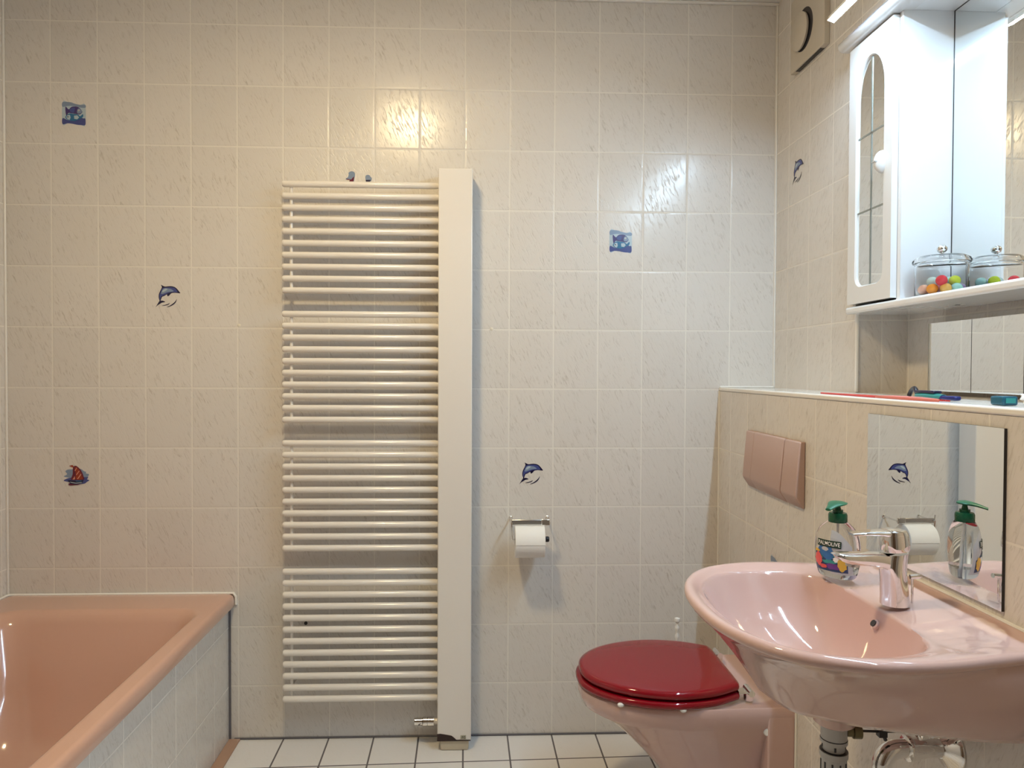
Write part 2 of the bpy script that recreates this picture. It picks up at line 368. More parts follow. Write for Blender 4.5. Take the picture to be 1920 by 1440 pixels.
# ------------------------------------------------------------------ towel radiator
rad = thing('towel_radiator', (1.2, -.05, .03), 'tall white towel rail radiator with a broad flat column on its right', 'radiator')
IDX = [i for g in (range(0, 10), range(11, 21), range(22, 32), range(33, 45)) for i in g]
zb = lambda i: 1.8625-i*(1.8625-.1635)/44
bar0 = None
for i in IDX:
    if bar0 is None:
        b = nb(); lathe(b, (.925, -.062, zb(0)), (1, 0, 0), [(.002, 0), (.008, .0008), (.0102, .004), (.0106, .008), (.0106, .500), (.009, .508), (.009, .520)], 20)
        bar0 = obj('bar', b, white_e, rad); bz = bar0.location.z
    else:
        c = bar0.copy(); COL.objects.link(c); c.parent = rad; c.location.z = bz+zb(i)-zb(0)
for a, e in ((0, 9), (11, 20), (22, 31), (33, 44)):
    b = nb(); tube(b, [(.9525, -.0550, zb(a)), (.9525, -.0550, zb(e))], .0052, 12); obj('rail', b, white_e, rad)
for za in (1.80, .21):
    b = nb(); tube(b, [(.952, -.045, za), (.952, 0, za)], .006, 12); obj('wall_bracket', b, white_e, rad)
# flat column cover, chipped at its lower left corner
b = nb(); box(b, 1.4365, 1.5475, -.100, -.012, .036, 1.9115)
obj('cover_column', b, white_e, rad, bevel=.0035, seg=3)
b = nb(); pts = [(1.4365, .0345), (1.4365, .058), (1.447, .059), (1.456, .0575), (1.470, .055), (1.484, .052), (1.494, .044), (1.499, .0385), (1.504, .037), (1.51, .0375), (1.546, .0365), (1.546, .0345)]
prism(b, pts, lambda a, c, t: (a, t, c), -.1012, -.099); obj('chipped_patch', b, mat('bare_patch', (.028, .012, .010), .5), rad)['label'] = 'dark brown chipped patch'
b = nb(); box(b, 1.513, 1.531, -.1013, -.0998, .041, .053); st = obj('sticker', b, mat('sticker', (.42, .40, .30), .5), rad)
b = nb()
for q in ([(1.516, .043), (1.517, .043), (1.5195, .051), (1.5185, .051)], [(1.52, .043), (1.5215, .043), (1.5215, .051), (1.52, .051)], [(1.524, .043), (1.529, .043), (1.529, .047), (1.528, .047), (1.528, .044), (1.5255, .044), (1.5255, .050), (1.529, .050), (1.529, .051), (1.524, .051)]):
    prism(b, q, lambda a, c, t: (a, t, c), -.1016, -.1012)
obj('sticker_mark', b, dark, st)
b = nb(); loft(b, [[(x, y, z) for x, y in ((1.445+d, -.096+d*.5), (1.541-d, -.096+d*.5), (1.541-d, -.03), (1.445+d, -.03))] for z, d in ((.0, .006), (.004, .002), (.036, 0))])
obj('foot', b, beige_p, rad, bevel=.003)
b = nb(); lathe(b, (1.357, -.06, .082), (1, 0, 0), [(.010, 0), (.0125, .002), (.0125, .028), (.0108, .0285), (.0155, .03), (.0155, .044), (.013, .0445), (.0155, .046), (.0155, .066), (.010, .067)], 12)
v = obj('valve', b, chrome, rad); v['label'] = 'chrome thermostat valve'
b = nb(); lathe(b, (1.424, -.06, .082), (1, 0, 0), [(.0095, 0), (.0095, .02)], 16); obj('valve_collar', b, white_e, v)

# ------------------------------------------------------------------ ventilation fan
fan = thing('ventilation_fan', (2.57, -.27, 2.21), 'square beige wall fan with round disc cover near the ceiling', 'ventilation fan')
fanm = mat('fan_plastic', (.60, .54, .45), .4)
FX = 2.572; FN, FF, FB = -.379, -.150, 2.211
b = nb()
prof = [(2.5895, FB), (FX+.002, FB+.001), (FX, FB+.003), (FX, 2.44), (FX+.004, 2.445), (2.5895, 2.445)]
loft(b, [[Vector((x, y, z)) for x, z in prof] for y in (FN, FF)])
obj('housing', b, fanm, fan, bevel=.003)
b = nb(); lathe(b, (FX+.001, -.242, 2.315), (-1, 0, 0), [(.064, 0), (.064, .001), (.050, .0012)], 40); obj('air_gap', b, black, fan)
b = nb(); lathe(b, (FX-.001, -.228, 2.315), (-1, 0, 0), [(.05, 0), (.056, .002), (.057, .008), (.052, .012), (.001, .013)], 40); obj('disc_cover', b, fanm, fan)
b = nb()
for i in range(3): box(b, FX+.004+i*.0045, FX+.0072+i*.0045, FN+.03, FF-.03, FB-.0006, FB+.001)
obj('grille', b, black, fan)

# ------------------------------------------------------------------ flush plate
fp = thing('flush_plate', (2.39, -.5, .91), 'rose brown flush button plate on the ledge wall above the toilet', 'flush plate')
fpm = mat('rose_plastic', (.50, .34, .29), .3)
def fprof(y0, y1, d=0):
    P = [(2.3985, 1.078), (2.386-d, 1.077), (2.383-d, 1.072), (2.372-d, .942), (2.374-d, .934), (2.392-d*.5, .908), (2.3985, .906)]
    b = nb(); loft(b, [[Vector((x, y, z)) for x, z in P] for y in (y0, y1)]); return b
obj('frame', fprof(-.300, -.366), fpm, fp, bevel=.003)
obj('push_button', fprof(-.3672, -.578, .0012), fpm, fp, bevel=.002)
obj('frame', fprof(-.5795, -.672), fpm, fp, bevel=.006, seg=3)

# ------------------------------------------------------------------ toilet
YC = -.458
wc = thing('toilet', (2.2, YC, 0), 'wall-hung rose ceramic toilet with a glossy red lid, beside the basin', 'toilet')
def outline(pts):      # half outline (x, halfwidth) from wall to front -> closed loop
    P = catmull([(x, w, 0) for x, w in pts], 6)
    up = [(p.x, max(0, p.y)) for p in P]
    return [(x, YC+w) for x, w in up]+[(x, YC-w) for x, w in up[::-1][1:]]
T = [(2.397, .178), (2.33, .178), (2.25, .180), (2.15, .184), (2.06, .180), (1.98, .160), (1.92, .128), (1.88, .088), (1.860, .045), (1.854, 0)]
def tring(z, xf, ws, xw=2.397):
    """front moved to xf, widths scaled by ws"""
    return [Vector((xw-(2.397-x)*(xw-xf)/(2.397-1.854), YC+(y-YC)*ws, z)) for x, y in outline(T)]
b = nb()
loft(b, [tring(.378, 1.875, .93, 2.39), tring(.3835, 1.858, .985), tring(.380, 1.853, 1.0), tring(.36, 1.853, 1.0), tring(.335, 1.862, .985), tring(.322, 1.885, .95), tring(.30, 1.925, .89), tring(.26, 1.972, .80), tring(.21, 2.022, .72), tring(.15, 2.075, .66), tring(.09, 2.12, .62), tring(.055, 2.17, .56)][::-1])
bowl = obj('bowl', b, pink, wc, smooth=50)
b = nb(); loft(b, [[Vector((x, p.x, p.y)) for p in rrect(YC-.178, YC+.178, .055, .376, .02, 0, 5)] for x in (2.397, 2.335, 2.325)])
obj('mounting_flange', b, pink, wc, bevel=.004)
b = nb(); tube(b, [(2.397, YC-.181, .06), (2.397, YC-.181, .378), (2.397, YC-.17, .386), (2.397, YC+.17, .386)], .004, 8); obj('sealant', b, white_c, wc)
LID = [(2.268, 0), (2.268, .09), (2.264, .130), (2.245, .145), (2.19, .172), (2.12, .187), (2.06, .186), (1.99, .168), (1.93, .136), (1.885, .092), (1.862, .045), (1.857, 0)]
def lring(pts, z, s, dx=0):
    c = 2.06
    P = catmull([(x, w, 0) for x, w in pts], 5); up = [(p.x, max(0, p.y)) for p in P]
    loop = [(x, w) for x, w in up[1:]]+[(x, -w) for x, w in up[::-1][1:]]
    return [Vector((c+(x-c)*s+dx, YC+w*s, z)) for x, w in loop]
b = nb(); loft(b, [lring(LID, z, s, -.004) for z, s in ((.388, .96), (.387, 1.0), (.390, 1.02), (.396, 1.028), (.402, 1.02), (.405, 1.0), (.405, .9))]); obj('seat', b, red, wc, smooth=60)
b = nb(); loft(b, [lring(LID, z, s) for z, s in ((.411, .9), (.411, .985), (.414, 1.0), (.420, 1.006), (.426, .998), (.430, .975), (.4315, .93), (.432, .6))]); obj('lid', b, red, wc, smooth=60)
for x, w in ((1.92, -.09), (1.92, .09), (2.2, -.13), (2.2, .13)):
    b = nb(); box(b, x, x+.02, YC+w-.01, YC+w+.01, .404, .4115); obj('lid_buffer', b, black, wc)
for x, w in ((1.945, -.152), (2.10, -.186)):
    b = nb(); ellipsoid(b, (x, YC+w, .386), .009, .007, .006); obj('seat_buffer', b, white_p, wc)
for s in (-1, 1):
    b = nb(); lathe(b, (2.292, YC+s*.125, .383), (0, 0, 1), [(.013, 0), (.013, .018), (.009, .022)], 16)
    tube(b, [(2.292, YC+s*.105, .408), (2.292, YC+s*.15, .408)], .0085, 14); box(b, 2.262, 2.292, YC+s*.125-.012, YC+s*.125+.012, .403, .409)
    obj('hinge', b, chrome, wc)
b = nb(); lathe(b, (2.335, YC-.155, .318), (-.5, -.85, 0), [(.012, 0), (.012, .018), (.008, .022)], 16); obj('screw_cap', b, white_p, wc)

# toilet brush behind the bowl
tb = thing('toilet_brush', (2.235, -.085, 0), 'white toilet brush with knobbed handle standing behind the toilet', 'toilet brush')
b = nb(); pr = [(.002, .14), (.006, .15)]
for k in range(9): z = .16+k*.028; pr += [(.0045, z), (.0075, z+.008), (.0075, z+.016), (.0045, z+.022)]
pr += [(.004, .413), (.0085, .417), (.0095, .423), (.0085, .429), (.002, .432)]
lathe(b, (2.235, -.085, 0), (0, 0, 1), pr, 16); obj('handle', b, white_p, tb)
b = nb(); lathe(b, (2.235, -.085, 0), (0, 0, 1), [(.045, 0), (.05, .004), (.042, .12), (.045, .14), (.038, .14), (.036, .125), (.035, .01)], 24); obj('holder', b, white_p, tb)

# ------------------------------------------------------------------ toilet paper
th = thing('paper_holder', (1.74, -.0, .70), 'chrome toilet paper holder with a flat cover strip on the back wall', 'toilet paper holder')
b = nb(); box(b, 1.679, 1.8045, -.087, -.082, .745, .762)
cv = obj('cover_strip', b, chrome2, th, bevel=.002)
b = nb(); box(b, 1.778, 1.806, -.090, -.0815, .7435, .7635); obj('end_clip', b, chrome, cv, bevel=.002)
b = nb(); tube(b, [(1.679, 0, .752), (1.679, -.09, .752), (1.680, -.09, .71), (1.681, -.088, .697), (1.70, -.086, .697), (1.800, -.086, .697)], .0035, 12)
tube(b, [(1.8045, 0, .752), (1.8045, -.086, .752)], .003, 10); tube(b, [(1.674, -.084, .772), (1.679, -.088, .752)], .002, 8)
obj('rod', b, chrome, th)
b = nb(); lathe(b, (1.792, -.086, .697), (1, 0, 0), [(.009, 0), (.0095, .003), (.0095, .009), (.007, .012)], 16); obj('end_cap', b, black, th)
for x in (1.679, 1.8045):
    b = nb(); lathe(b, (x, 0, .752), (0, -1, 0), [(.0065, 0), (.0065, .003), (.004, .005)], 12); obj('rosette', b, chrome, th)
b = nb(); c0 = Vector((1.6905, -.086, .697)); n = 48; L_ = .0975
R_o, R_i = .0515, .02
loft(b, [[c0+Vector((x, r*math.cos(2*PI*i/n), r*math.sin(2*PI*i/n)-(.055-.0035-R_i)*0)) for i in range(n)] for x, r in ((0, R_i), (0, R_o-.002), (.002, R_o), (L_-.002, R_o), (L_, R_o-.002), (L_, R_i), (0, R_i))], False, False)
bmesh.ops.translate(b, verts=b.verts, vec=(0, 0, -.008))
# loose end of the paper lying on the roll
pe = [c0+Vector((0, -(R_o+.0012)*math.sin(a), (R_o+.0012)*math.cos(a)-.008)) for a in [math.radians(k) for k in range(-30, 96, 6)]]
A = [b.verts.new(p+Vector((.0005, 0, 0))) for p in pe]; B = [b.verts.new(p+Vector((L_-.0005, 0, 0))) for p in pe]
for i in range(len(pe)-1): b.faces.new((A[i], A[i+1], B[i+1], B[i]))
tp = obj('toilet_paper_roll', b, paper, loc=(1.74, -.086, .634)); tag(tp, 'white toilet paper roll on the chrome holder', 'toilet paper')

# ------------------------------------------------------------------ washbasin
YS = -1.248; ZS = .86
ws_ = thing('washbasin', (2.2, YS, .67), 'rose ceramic washbasin hung on the ledge wall at the right', 'washbasin')
def both(h):           # half list (x, halfwidth) from wall/back to front
    P = catmull([(x, w, 0) for x, w in h], 10)
    return [(p.x, YS+p.y) for p in P]+[(p.x, YS-p.y) for p in P[::-1][1:]]
OO = both([(2.3985, .228), (2.36, .236), (2.30, .248), (2.24, .260), (2.18, .266), (2.12, .263), (2.06, .243), (2.015, .212), (1.984, .17), (1.962, .12), (1.949, .06), (1.946, 0)])
BB = both([(2.262, .0), (2.263, .07), (2.257, .14), (2.240, .184), (2.205, .209), (2.155, .220), (2.10, .219), (2.05, .200), (2.012, .156), (1.988, .09), (1.980, 0)])
LL = both([(2.3985, .19), (2.33, .185), (2.25, .165), (2.18, .14), (2.12, .11), (2.08, .075), (2.06, .0)])
CC = Vector((2.15, YS, 0)); NA = 144
def cast(poly):
    out = []
    segs = [(Vector((a[0], a[1])), Vector((c[0], c[1]))) for a, c in zip(poly, poly[1:]+poly[:1])]
    for i in range(NA):
        a = 2*PI*i/NA+.001; d = Vector((math.cos(a), math.sin(a))); best = 0
        for p, q in segs:
            e = q-p; den = d.x*e.y-d.y*e.x
            if abs(den) < 1e-12: continue
            w = p-CC.xy; t = (w.x*e.y-w.y*e.x)/den; s = (w.x*d.y-w.y*d.x)/den
            if -1e-6 <= s <= 1+1e-6 and t > best: best = t
        out.append(CC.xy+d*best)
    return out
CO, CB, CLo = cast(OO), cast(BB), cast(LL)
def deck(x, y, z):
    z += .007*sstep(2.366, 2.384, x)*sstep(.27, .2, abs(y-YS)*.9)
    r = sstep(2.245, 2.275, x)*sstep(2.372, 2.352, x)*sstep(.095, .115, abs(y-YS))*sstep(.235, .215, abs(y-YS))
    z -= .0045*r
    z += .0022*r*(.5+.5*math.cos((abs(y-YS)-.12)/.022*2*PI))*sstep(2.26, 2.3, x)
    return z
bx, by = 2.192, YS
rings = []
for s, z in ((.10, .722), (.25, .724), (.42, .732), (.58, .746), (.72, .767), (.83, .792), (.91, .820), (.955, .836), (.98, .845), (.995, .8495)):
    rings.append([Vector((CC.x+(bx-CC.x)*(1-s)+(p.x-CC.x)*s, CC.y+(p.y-CC.y)*s, z)) for p in CB])
for t in (.03, .08, .14, .20, .26, .32, .38, .44, .50, .56, .62, .67, .71):
    rings.append([Vector((x, y, deck(x, y, .8505+.0095*sstep(-.1, .68, t)))) for x, y in ((a.x+(c.x-a.x)*t, a.y+(c.y-a.y)*t) for a, c in zip(CB, CO))])
def orr(z, s, wall=True):
    out = []
    for p in CO:
        x = CC.x+(p.x-CC.x)*s; y = CC.y+(p.y-CC.y)*s
        if p.x > 2.397: x = 2.3985
        out.append(Vector((x, y, deck(x, y, z) if z > .85 else z)))
    return out
rings += [orr(.8505+.0095*math.sin(math.radians(f)), 1-.040*(1-math.cos(math.radians(f)))) for f in (88, 70, 52, 35, 18, 0, -18, -36, -54, -70)]
for k in range(1, 15):
    u = k/14; z = .838-(.838-.708)*(u**1.0)
    row = []
    for p, q in zip(CO, CLo):
        side = sstep(2.10, 2.36, p.x)              # near the wall the apron drops almost straight
        g = (1-side)*(u**.75)+side*(u**3.2)
        x = CC.x+(p.x-CC.x)*(.974+.018*sstep(0, .12, u)); y = CC.y+(p.y-CC.y)*(.974+.018*sstep(0, .12, u))
        if p.x > 2.397: x = 2.3985
        row.append(Vector((x+(q.x-x)*g, y+(q.y-y)*g, z-.0*side)))
    rings.append(row)
rings.append([Vector((bx+math.cos(2*PI*i/NA+.001)*.05, by+math.sin(2*PI*i/NA+.001)*.05, .700)) for i in range(NA)])
rings.append([Vector((bx+math.cos(2*PI*i/NA+.001)*.035, by+math.sin(2*PI*i/NA+.001)*.035, .694)) for i in range(NA)])
rings.append([Vector((bx+math.cos(2*PI*i/NA+.001)*.034, by+math.sin(2*PI*i/NA+.001)*.034, .652)) for i in range(NA)])
rings.append([Vector((bx+math.cos(2*PI*i/NA+.001)*.029, by+math.sin(2*PI*i/NA+.001)*.029, .648)) for i in range(NA)])
b = nb(); loft(b, rings, True, True)
obj('basin', b, pink, ws_, smooth=70)
b = nb(); lathe(b, (bx, by, .7225), (0, 0, 1), [(.031, 0), (.031, .002), (.024, .003), (.022, .001), (.018, .004), (.001, .005)]); obj('drain_plug', b, chrome, ws_)
b = nb(); oc = Vector((2.2535, -1.262, .8245)); od = Vector((-.82, -.02, .57)).normalized()
lathe(b, oc-od*.004, od, [(.0085, 0), (.0085, .0045), (.0060, .0062), (.005, .003), (.0, .003)], 20); ov = obj('overflow_rim', b, pink, ws_)
b = nb(); lathe(b, oc-od*.002, od, [(.0058, 0), (.0058, .0062)], 20); obj('overflow_hole', b, dark, ov)
b = nb(); tube(b, [(2.397, YS+.225, .866), (2.397, YS, .868), (2.397, YS-.225, .866)], .0035, 8); obj('sealant', b, white_c, ws_)

# faucet
FCX, FCY = 2.288, -1.262
fc = thing('faucet', (FCX, FCY, .86), 'chrome single lever mixer tap on the rose basin', 'faucet')
def ering(c, rx, ry, n=28, tilt=0, sq=2.0):
    out = []
    for i in range(n):
        a = 2*PI*i/n; ca, sa = math.cos(a), math.sin(a)
        x = rx*math.copysign(abs(ca)**(2/sq), ca); y = ry*math.copysign(abs(sa)**(2/sq), sa)
        out.append(Vector((c[0]+x*math.cos(tilt), c[1]+y, c[2]+x*math.sin(tilt))))
    return out
b = nb()
loft(b, [ering((FCX+o, FCY, .859+h), rx, ry, tilt=t) for h, o, rx, ry, t in ((0, .0, .0235, .0235, 0), (.003, 0, .0235, .0235, 0), (.02, -.001, .0225, .0228, 0), (.045, -.003, .021, .022, .03), (.065, -.004, .0215, .022, .06), (.080, -.003, .0215, .022, .09), (.088, -.001, .0205, .0215, .11))])
body = obj('body', b, chrome, fc, smooth=60)
b = nb()
sp_ = []
for k, (x, z, w, h, sl) in enumerate(((.004, .926, .017, .021, 0), (-.012, .930, .0168, .0175, 0), (-.024, .934, .0165, .0135, 0), (-.045, .9365, .016, .0118, .1), (-.07, .9375, .0155, .0108, .3), (-.088, .938, .015, .010, .9), (-.0965, .9385, .0142, .0085, 1.25), (-.101, .939, .012, .0065, 1.4))):
    n = 24; rr = []
    for i in range(n):
        a = 2*PI*i/n; ca, sa = math.cos(a), math.sin(a)
        rr.append(Vector((FCX+x-sa*h*sl, FCY+w*math.copysign(abs(ca)**.6, ca), z+h*math.copysign(abs(sa)**.6, sa))))
    sp_.append(rr)
loft(b, sp_); obj('spout', b, chrome, fc, smooth=60)
b = nb(); lathe(b, (FCX-.074, FCY, .9285), (-.05, 0, -1), [(.0115, 0), (.0115, .004), (.009, .0045), (.008, .002)], 20); obj('aerator', b, chrome2, fc)
b = nb()
loft(b, [ering((FCX+o, FCY, z), rx, ry, tilt=t, sq=2.3) for z, o, rx, ry, t in ((.951, -.002, .0205, .0215, .06), (.953, -.001, .022, .0225, .06), (.962, -.0015, .0225, .0225, .05), (.978, -.003, .0220, .0220, .03), (.985, -.004, .0195, .0205, .02), (.9875, -.004, .013, .015, .0))])
lev = obj('lever_cap', b, chrome, fc, smooth=50)
b = nb(); lv = []
for x, z, w, h in ((-.008, .980, .018, .006), (-.03, .9815, .0165, .0045), (-.05, .9815, .0145, .0035), (-.068, .980, .0125, .003), (-.078, .979, .0095, .0022)):
    lv.append([Vector((FCX+x, FCY+w*math.copysign(abs(math.cos(2*PI*i/20))**.6, math.cos(2*PI*i/20)), z+h*math.copysign(abs(math.sin(2*PI*i/20))**.6, math.sin(2*PI*i/20)))) for i in range(20)])
loft(b, lv); obj('lever', b, chrome, lev, smooth=60)
b = nb(); lathe(b, (FCX-.0225, FCY-.004, .966), (-1, -.2, 0), [(.0022, 0), (.0022, .001), (.0, .001)], 10); obj('cap_screw', b, dark, lev)
b = nb(); tube(b, [(FCX+.030, FCY, .86), (FCX+.030, FCY, .905)], .002, 8); tube(b, [(FCX+.026, FCY, .905), (FCX+.042, FCY-.002, .907)], .0042, 12)
obj('drain_rod', b, chrome, fc)

# drain trap under the basin
tr_ = thing('drain_trap', (bx, by, .45), 'chrome and grey drain trap under the basin', 'drain pipe')
b = nb(); lathe(b, (bx, by, .648), (0, 0, -1), [(.0215, 0), (.0215, .025), (.0225, .026), (.0225, .032), (.018, .033)], 28); tp_ = obj('tailpiece', b, grey_p, tr_)
b = nb(); lathe(b, (bx, by, .6235), (0, 0, -1), [(.0218, 0), (.0223, .0012), (.0218, .0025)], 28); obj('seal_groove', b, black, tp_)
b = nb(); lathe(b, (bx, by, .616), (0, 0, -1), [(.018, 0), (.018, .014), (.0235, .0145), (.0235, .024), (.0205, .026), (.0205, .075), (.018, .075)], 28); n2 = obj('union_nut', b, grey_p, tr_)
b = nb(); lathe(b, (bx, by, .603), (0, 0, -1), [(.0185, 0), (.0225, .0005), (.0185, .002)], 28)
for k in range(10):
    a = 2*PI*k/10+.4; tube(b, [(bx+.0203*math.cos(a), by+.0203*math.sin(a), z) for z in (.585, .562)], .0016, 6)
for k in range(4):
    a = 2*PI*k/4-1.9; tube(b, [(bx+.0178*math.cos(a), by+.0178*math.sin(a), z) for z in (.613, .606)], .0018, 6)
obj('nut_slots', b, black, n2)
PZ = .604; py_ = by-.008
b = nb(); U = [(bx, by, .545), (bx, by, .50)]
U += [(bx+.0425-.0425*math.cos(a), by, .50-.0425*math.sin(a)) for a in [PI*k/10 for k in range(1, 10)]]
U += [(bx+.085, by, .50), (bx+.085, by, .57)]
U += [(bx+.115-.03*math.cos(a), by, .572+.03*math.sin(a)) for a in [PI/2*k/8 for k in range(1, 9)]]
U += [(2.39, by, .602)]
tube(b, U, .0158, 20); obj('bent_pipe', b, chrome, tr_, smooth=60)
b = nb(); lathe(b, (2.318, by, .602), (1, 0, 0), [(.0165, 0), (.0215, .002), (.0225, .006), (.0215, .010), (.0175, .012), (.0175, .03)], 24); obj('pipe_nut', b, chrome, tr_)
b = nb(); lathe(b, (2.3985, by, .602), (-1, 0, 0), [(.041, 0), (.041, .002), (.036, .008), (.022, .014), (.017, .02)], 36); obj('wall_rosette', b, chrome, tr_)
b = nb(); lathe(b, (bx+.019, by-.004, .637), (1, -.1, 0), [(.010, 0), (.010, .010), (.013, .011), (.013, .024), (.006, .026)], 18); obj('side_outlet', b, mat('dark_brass', (.16, .14, .08), .3, .8), tr_)
pt = [(bx+.04, by-.006, .637), (bx+.085, by-.006, .635), (bx+.135, by-.005, .634)]
b = nb(); tube(b, pt, .0022, 8); tube(b, [(bx+.072, by-.006, .655), (bx+.088, by-.006, .620)], .0032, 8); box(b, bx+.074, bx+.088, by-.012, by, .627, .643)
tube(b, [(bx+.135, by-.005, .634), (bx+.142, by+.0, .65), (bx+.144, by, .70)], .0022, 8)
obj('pop_up_linkage', b, black, tr_)
av = thing('angle_valve', (2.37, YS+.07, .63), 'chrome angle stop valve on the wall below the basin', 'valve')
b = nb(); lathe(b, (2.3985, YS-.040, .652), (-1, 0, 0), [(.016, 0), (.016, .002), (.012, .006), (.008, .008), (.008, .04), (.011, .041), (.011, .06)], 24); obj('valve_body', b, chrome, av)
b = nb(); lathe(b, (2.33, YS-.040, .652), (-1, 0, 0), [(.012, 0), (.014, .003), (.014, .014), (.010, .017)], 12); obj('knob', b, chrome, av)
b = nb(); tube(b, [(2.352, YS-.040, .655), (2.352, YS-.040, .68), (2.348, YS-.03, .71)], .006, 12); obj('hose', b, chrome2, av)

# ------------------------------------------------------------------ soap bottle
BC = Vector((2.2685, -1.100, .8585)); Sx = Vector((.6, -.8, 0)); Vx = Vector((-.8, -.6, 0))
sb = thing('soap_bottle', BC, 'clear liquid soap pump bottle with green pump and fish label on the basin rim', 'soap bottle')
BP = [(0, .026, .016), (.003, .033, .022), (.01, .0372, .025), (.03, .0418, .0275), (.05, .0432, .0285), (.068, .0425, .0282), (.085, .0385, .0265), (.097, .031, .0235), (.105, .022, .0195), (.109, .0165, .0165), (.113, .015, .015)]
def bprof(z):
    for (z0, a0, b0), (z1, a1, b1) in zip(BP, BP[1:]):
        if z <= z1: t = (z-z0)/(z1-z0); return a0+(a1-a0)*t, b0+(b1-b0)*t
    return BP[-1][1:]
def bp_(s, v, z): return BC+Sx*s+Vx*v+Vector((0, 0, z))
PZs = [p.x for p in catmull([(q[0], 0, 0) for q in BP], 4)]
fine = catmull([Vector(q) for q in BP], 4)
BP = [tuple(q) for q in fine]
glass = mat('clear_plastic', (.97, .98, .985), .03, 0, Transmission_Weight=1.0, IOR=1.12)
liquid = mat('soap_liquid', (.75, .80, .90), .02, 0, Transmission_Weight=1.0, IOR=1.18)
def bring(z, k=1.0, n=40):
    a, c = bprof(z); a *= k; c *= k
    return [bp_(a*math.cos(2*PI*i/n), c*math.sin(2*PI*i/n), z) for i in range(n)]
b = nb(); loft(b, [bring(q[0]) for q in BP], True, False)
loft(b, [bring(max(q[0], .002), .955) for q in BP], True, False)
obj('bottle_body', b, glass, sb, smooth=60)
b = nb(); loft(b, [[bp_(*((lambda a, c: (a*.93*math.cos(2*PI*i/40), c*.93*math.sin(2*PI*i/40)))(*bprof(z))), z) for i in range(40)] for z in (.003, .008, .015, .022)])
obj('soap', b, liquid, sb)
green = mat('green_plastic', (.004, .085, .035), .25); greenl = mat('green_pump', (.015, .14, .07), .3)
b = nb(); lathe(b, BC+Vector((0, 0, .107)), (0, 0, 1), [(.0165, 0), (.0172, .002), (.0172, .014), (.0155, .018), (.0095, .0195), (.0095, .024), (.006, .0245), (.0045, .030), (.0045, .038)], 28)
pc = obj('pump_collar', b, green, sb, smooth=50)
b = nb(); hd = []
for u, w, z, h in ((-.014, .006, .143, .002), (-.010, .0145, .1435, .0032), (0, .0175, .1435, .0042), (.010, .0155, .1425, .004), (.02, .0105, .1405, .0034), (.030, .0072, .1375, .0028), (.038, .0056, .135, .0024)):
    hd.append([BC+Sx*(w*math.cos(2*PI*i/20))+Vx*u+Vector((0, 0, z+h*math.sin(2*PI*i/20))) for i in range(20)])
loft(b, hd); obj('pump_head', b, greenl, pc, smooth=60)
b = nb(); tube(b, [BC+Vector((0, 0, .11)), BC+Vector((.003, 0, .06)), BC+Vector((.01, -.008, .006))], .002, 8); obj('dip_tube', b, white_p, sb)
def surf(s, z, off=.0004):
    a, c = bprof(z); s2 = max(-.98, min(.98, s/a))
    return bp_(s, c*math.sqrt(1-s2*s2)+off, z)
def patch(bm, fn, s0, s1, n=16, off=.0004, mi=0, rows=6):
    """fn(s)->(zlo,zhi)"""
    g = []
    for i in range(n+1):
        s = s0+(s1-s0)*i/n; lo, hi = fn(s); g.append([bm.verts.new(surf(s, lo+(hi-lo)*j/rows, off)) for j in range(rows+1)])
    for i in range(n):
        for j in range(rows): bm.faces.new((g[i][j], g[i+1][j], g[i+1][j+1], g[i][j+1])).material_index = mi
lab = [mat('label_silver', (.50, .53, .58), .3), mat('label_water', (.03, .16, .45), .3), mat('label_coral', (.75, .10, .10), .3), mat('label_yellow', (.72, .45, .05), .3), mat('label_violet', (.15, .04, .28), .3), mat('label_deep', (.02, .05, .16), .3), mat('label_turquoise', (.04, .32, .32), .3), mat('label_green', (.006, .035, .02), .3), mat('label_white', (.9, .9, .9), .3)]
b = nb(); patch(b, lambda s: (.012+.00*abs(s), .095-.020*(s/.03)**2) if True else 0, -.0, .036, 14, .0003, 0)
def blob(cs, cz, rs, rz, mi, off, k=0):
    n = 18; vs = [b.verts.new(surf(cs+rs*math.cos(2*PI*i/n)*(1+.15*math.sin(3*i+k)), cz+rz*math.sin(2*PI*i/n)*(1+.12*math.cos(5*i+k)), off)) for i in range(n)]
    c = b.verts.new(surf(cs, cz, off))
    for i in range(n): b.faces.new((c, vs[i], vs[(i+1) % n])).material_index = mi
patch(b, lambda s: (.016, .046+.006*math.sin(s*160)), -.033, .03, 14, .0006, 5)
blob(-.010, .054, .016, .012, 1, .0009, 1); blob(-.002, .040, .018, .010, 6, .0010, 2); blob(-.004, .045, .011, .007, 1, .0012, 5); blob(-.010, .058, .007, .004, 0, .0013)
blob(-.025, .036, .0085, .013, 2, .0014, 0); blob(.006, .026, .014, .006, 4, .0012, 2); blob(.022, .032, .008, .013, 3, .0014, 4); blob(-.028, .052, .006, .003, 3, .0010, 1)
blob(-.014, .024, .008, .004, 2, .0015, 3); blob(.012, .040, .006, .005, 8, .0011, 3)
obj('label', b, lab, sb, smooth=0)['label'] = 'picture label of coloured fish'
b = nb(); patch(b, lambda s: (.0620, .0750), -.027, .0205, 14, .0016, 0); band = obj('name_band', b, lab[7], sb, smooth=0)
def text_bm(s, size):
    cu = bpy.data.curves.new('lettering', 'FONT'); cu.body = s; cu.size = size; cu.align_x = 'CENTER'; cu.align_y = 'CENTER'; cu.resolution_u = 3; cu.offset = size*.012
    o = bpy.data.objects.new('lettering_source', cu); COL.objects.link(o)
    dg = bpy.context.evaluated_depsgraph_get(); me = bpy.data.meshes.new_from_object(o.evaluated_get(dg))
    b = nb(); b.from_mesh(me); bpy.data.objects.remove(o); bpy.data.meshes.remove(me); bpy.data.curves.remove(cu)
    bmesh.ops.triangulate(b, faces=b.faces)
    return b
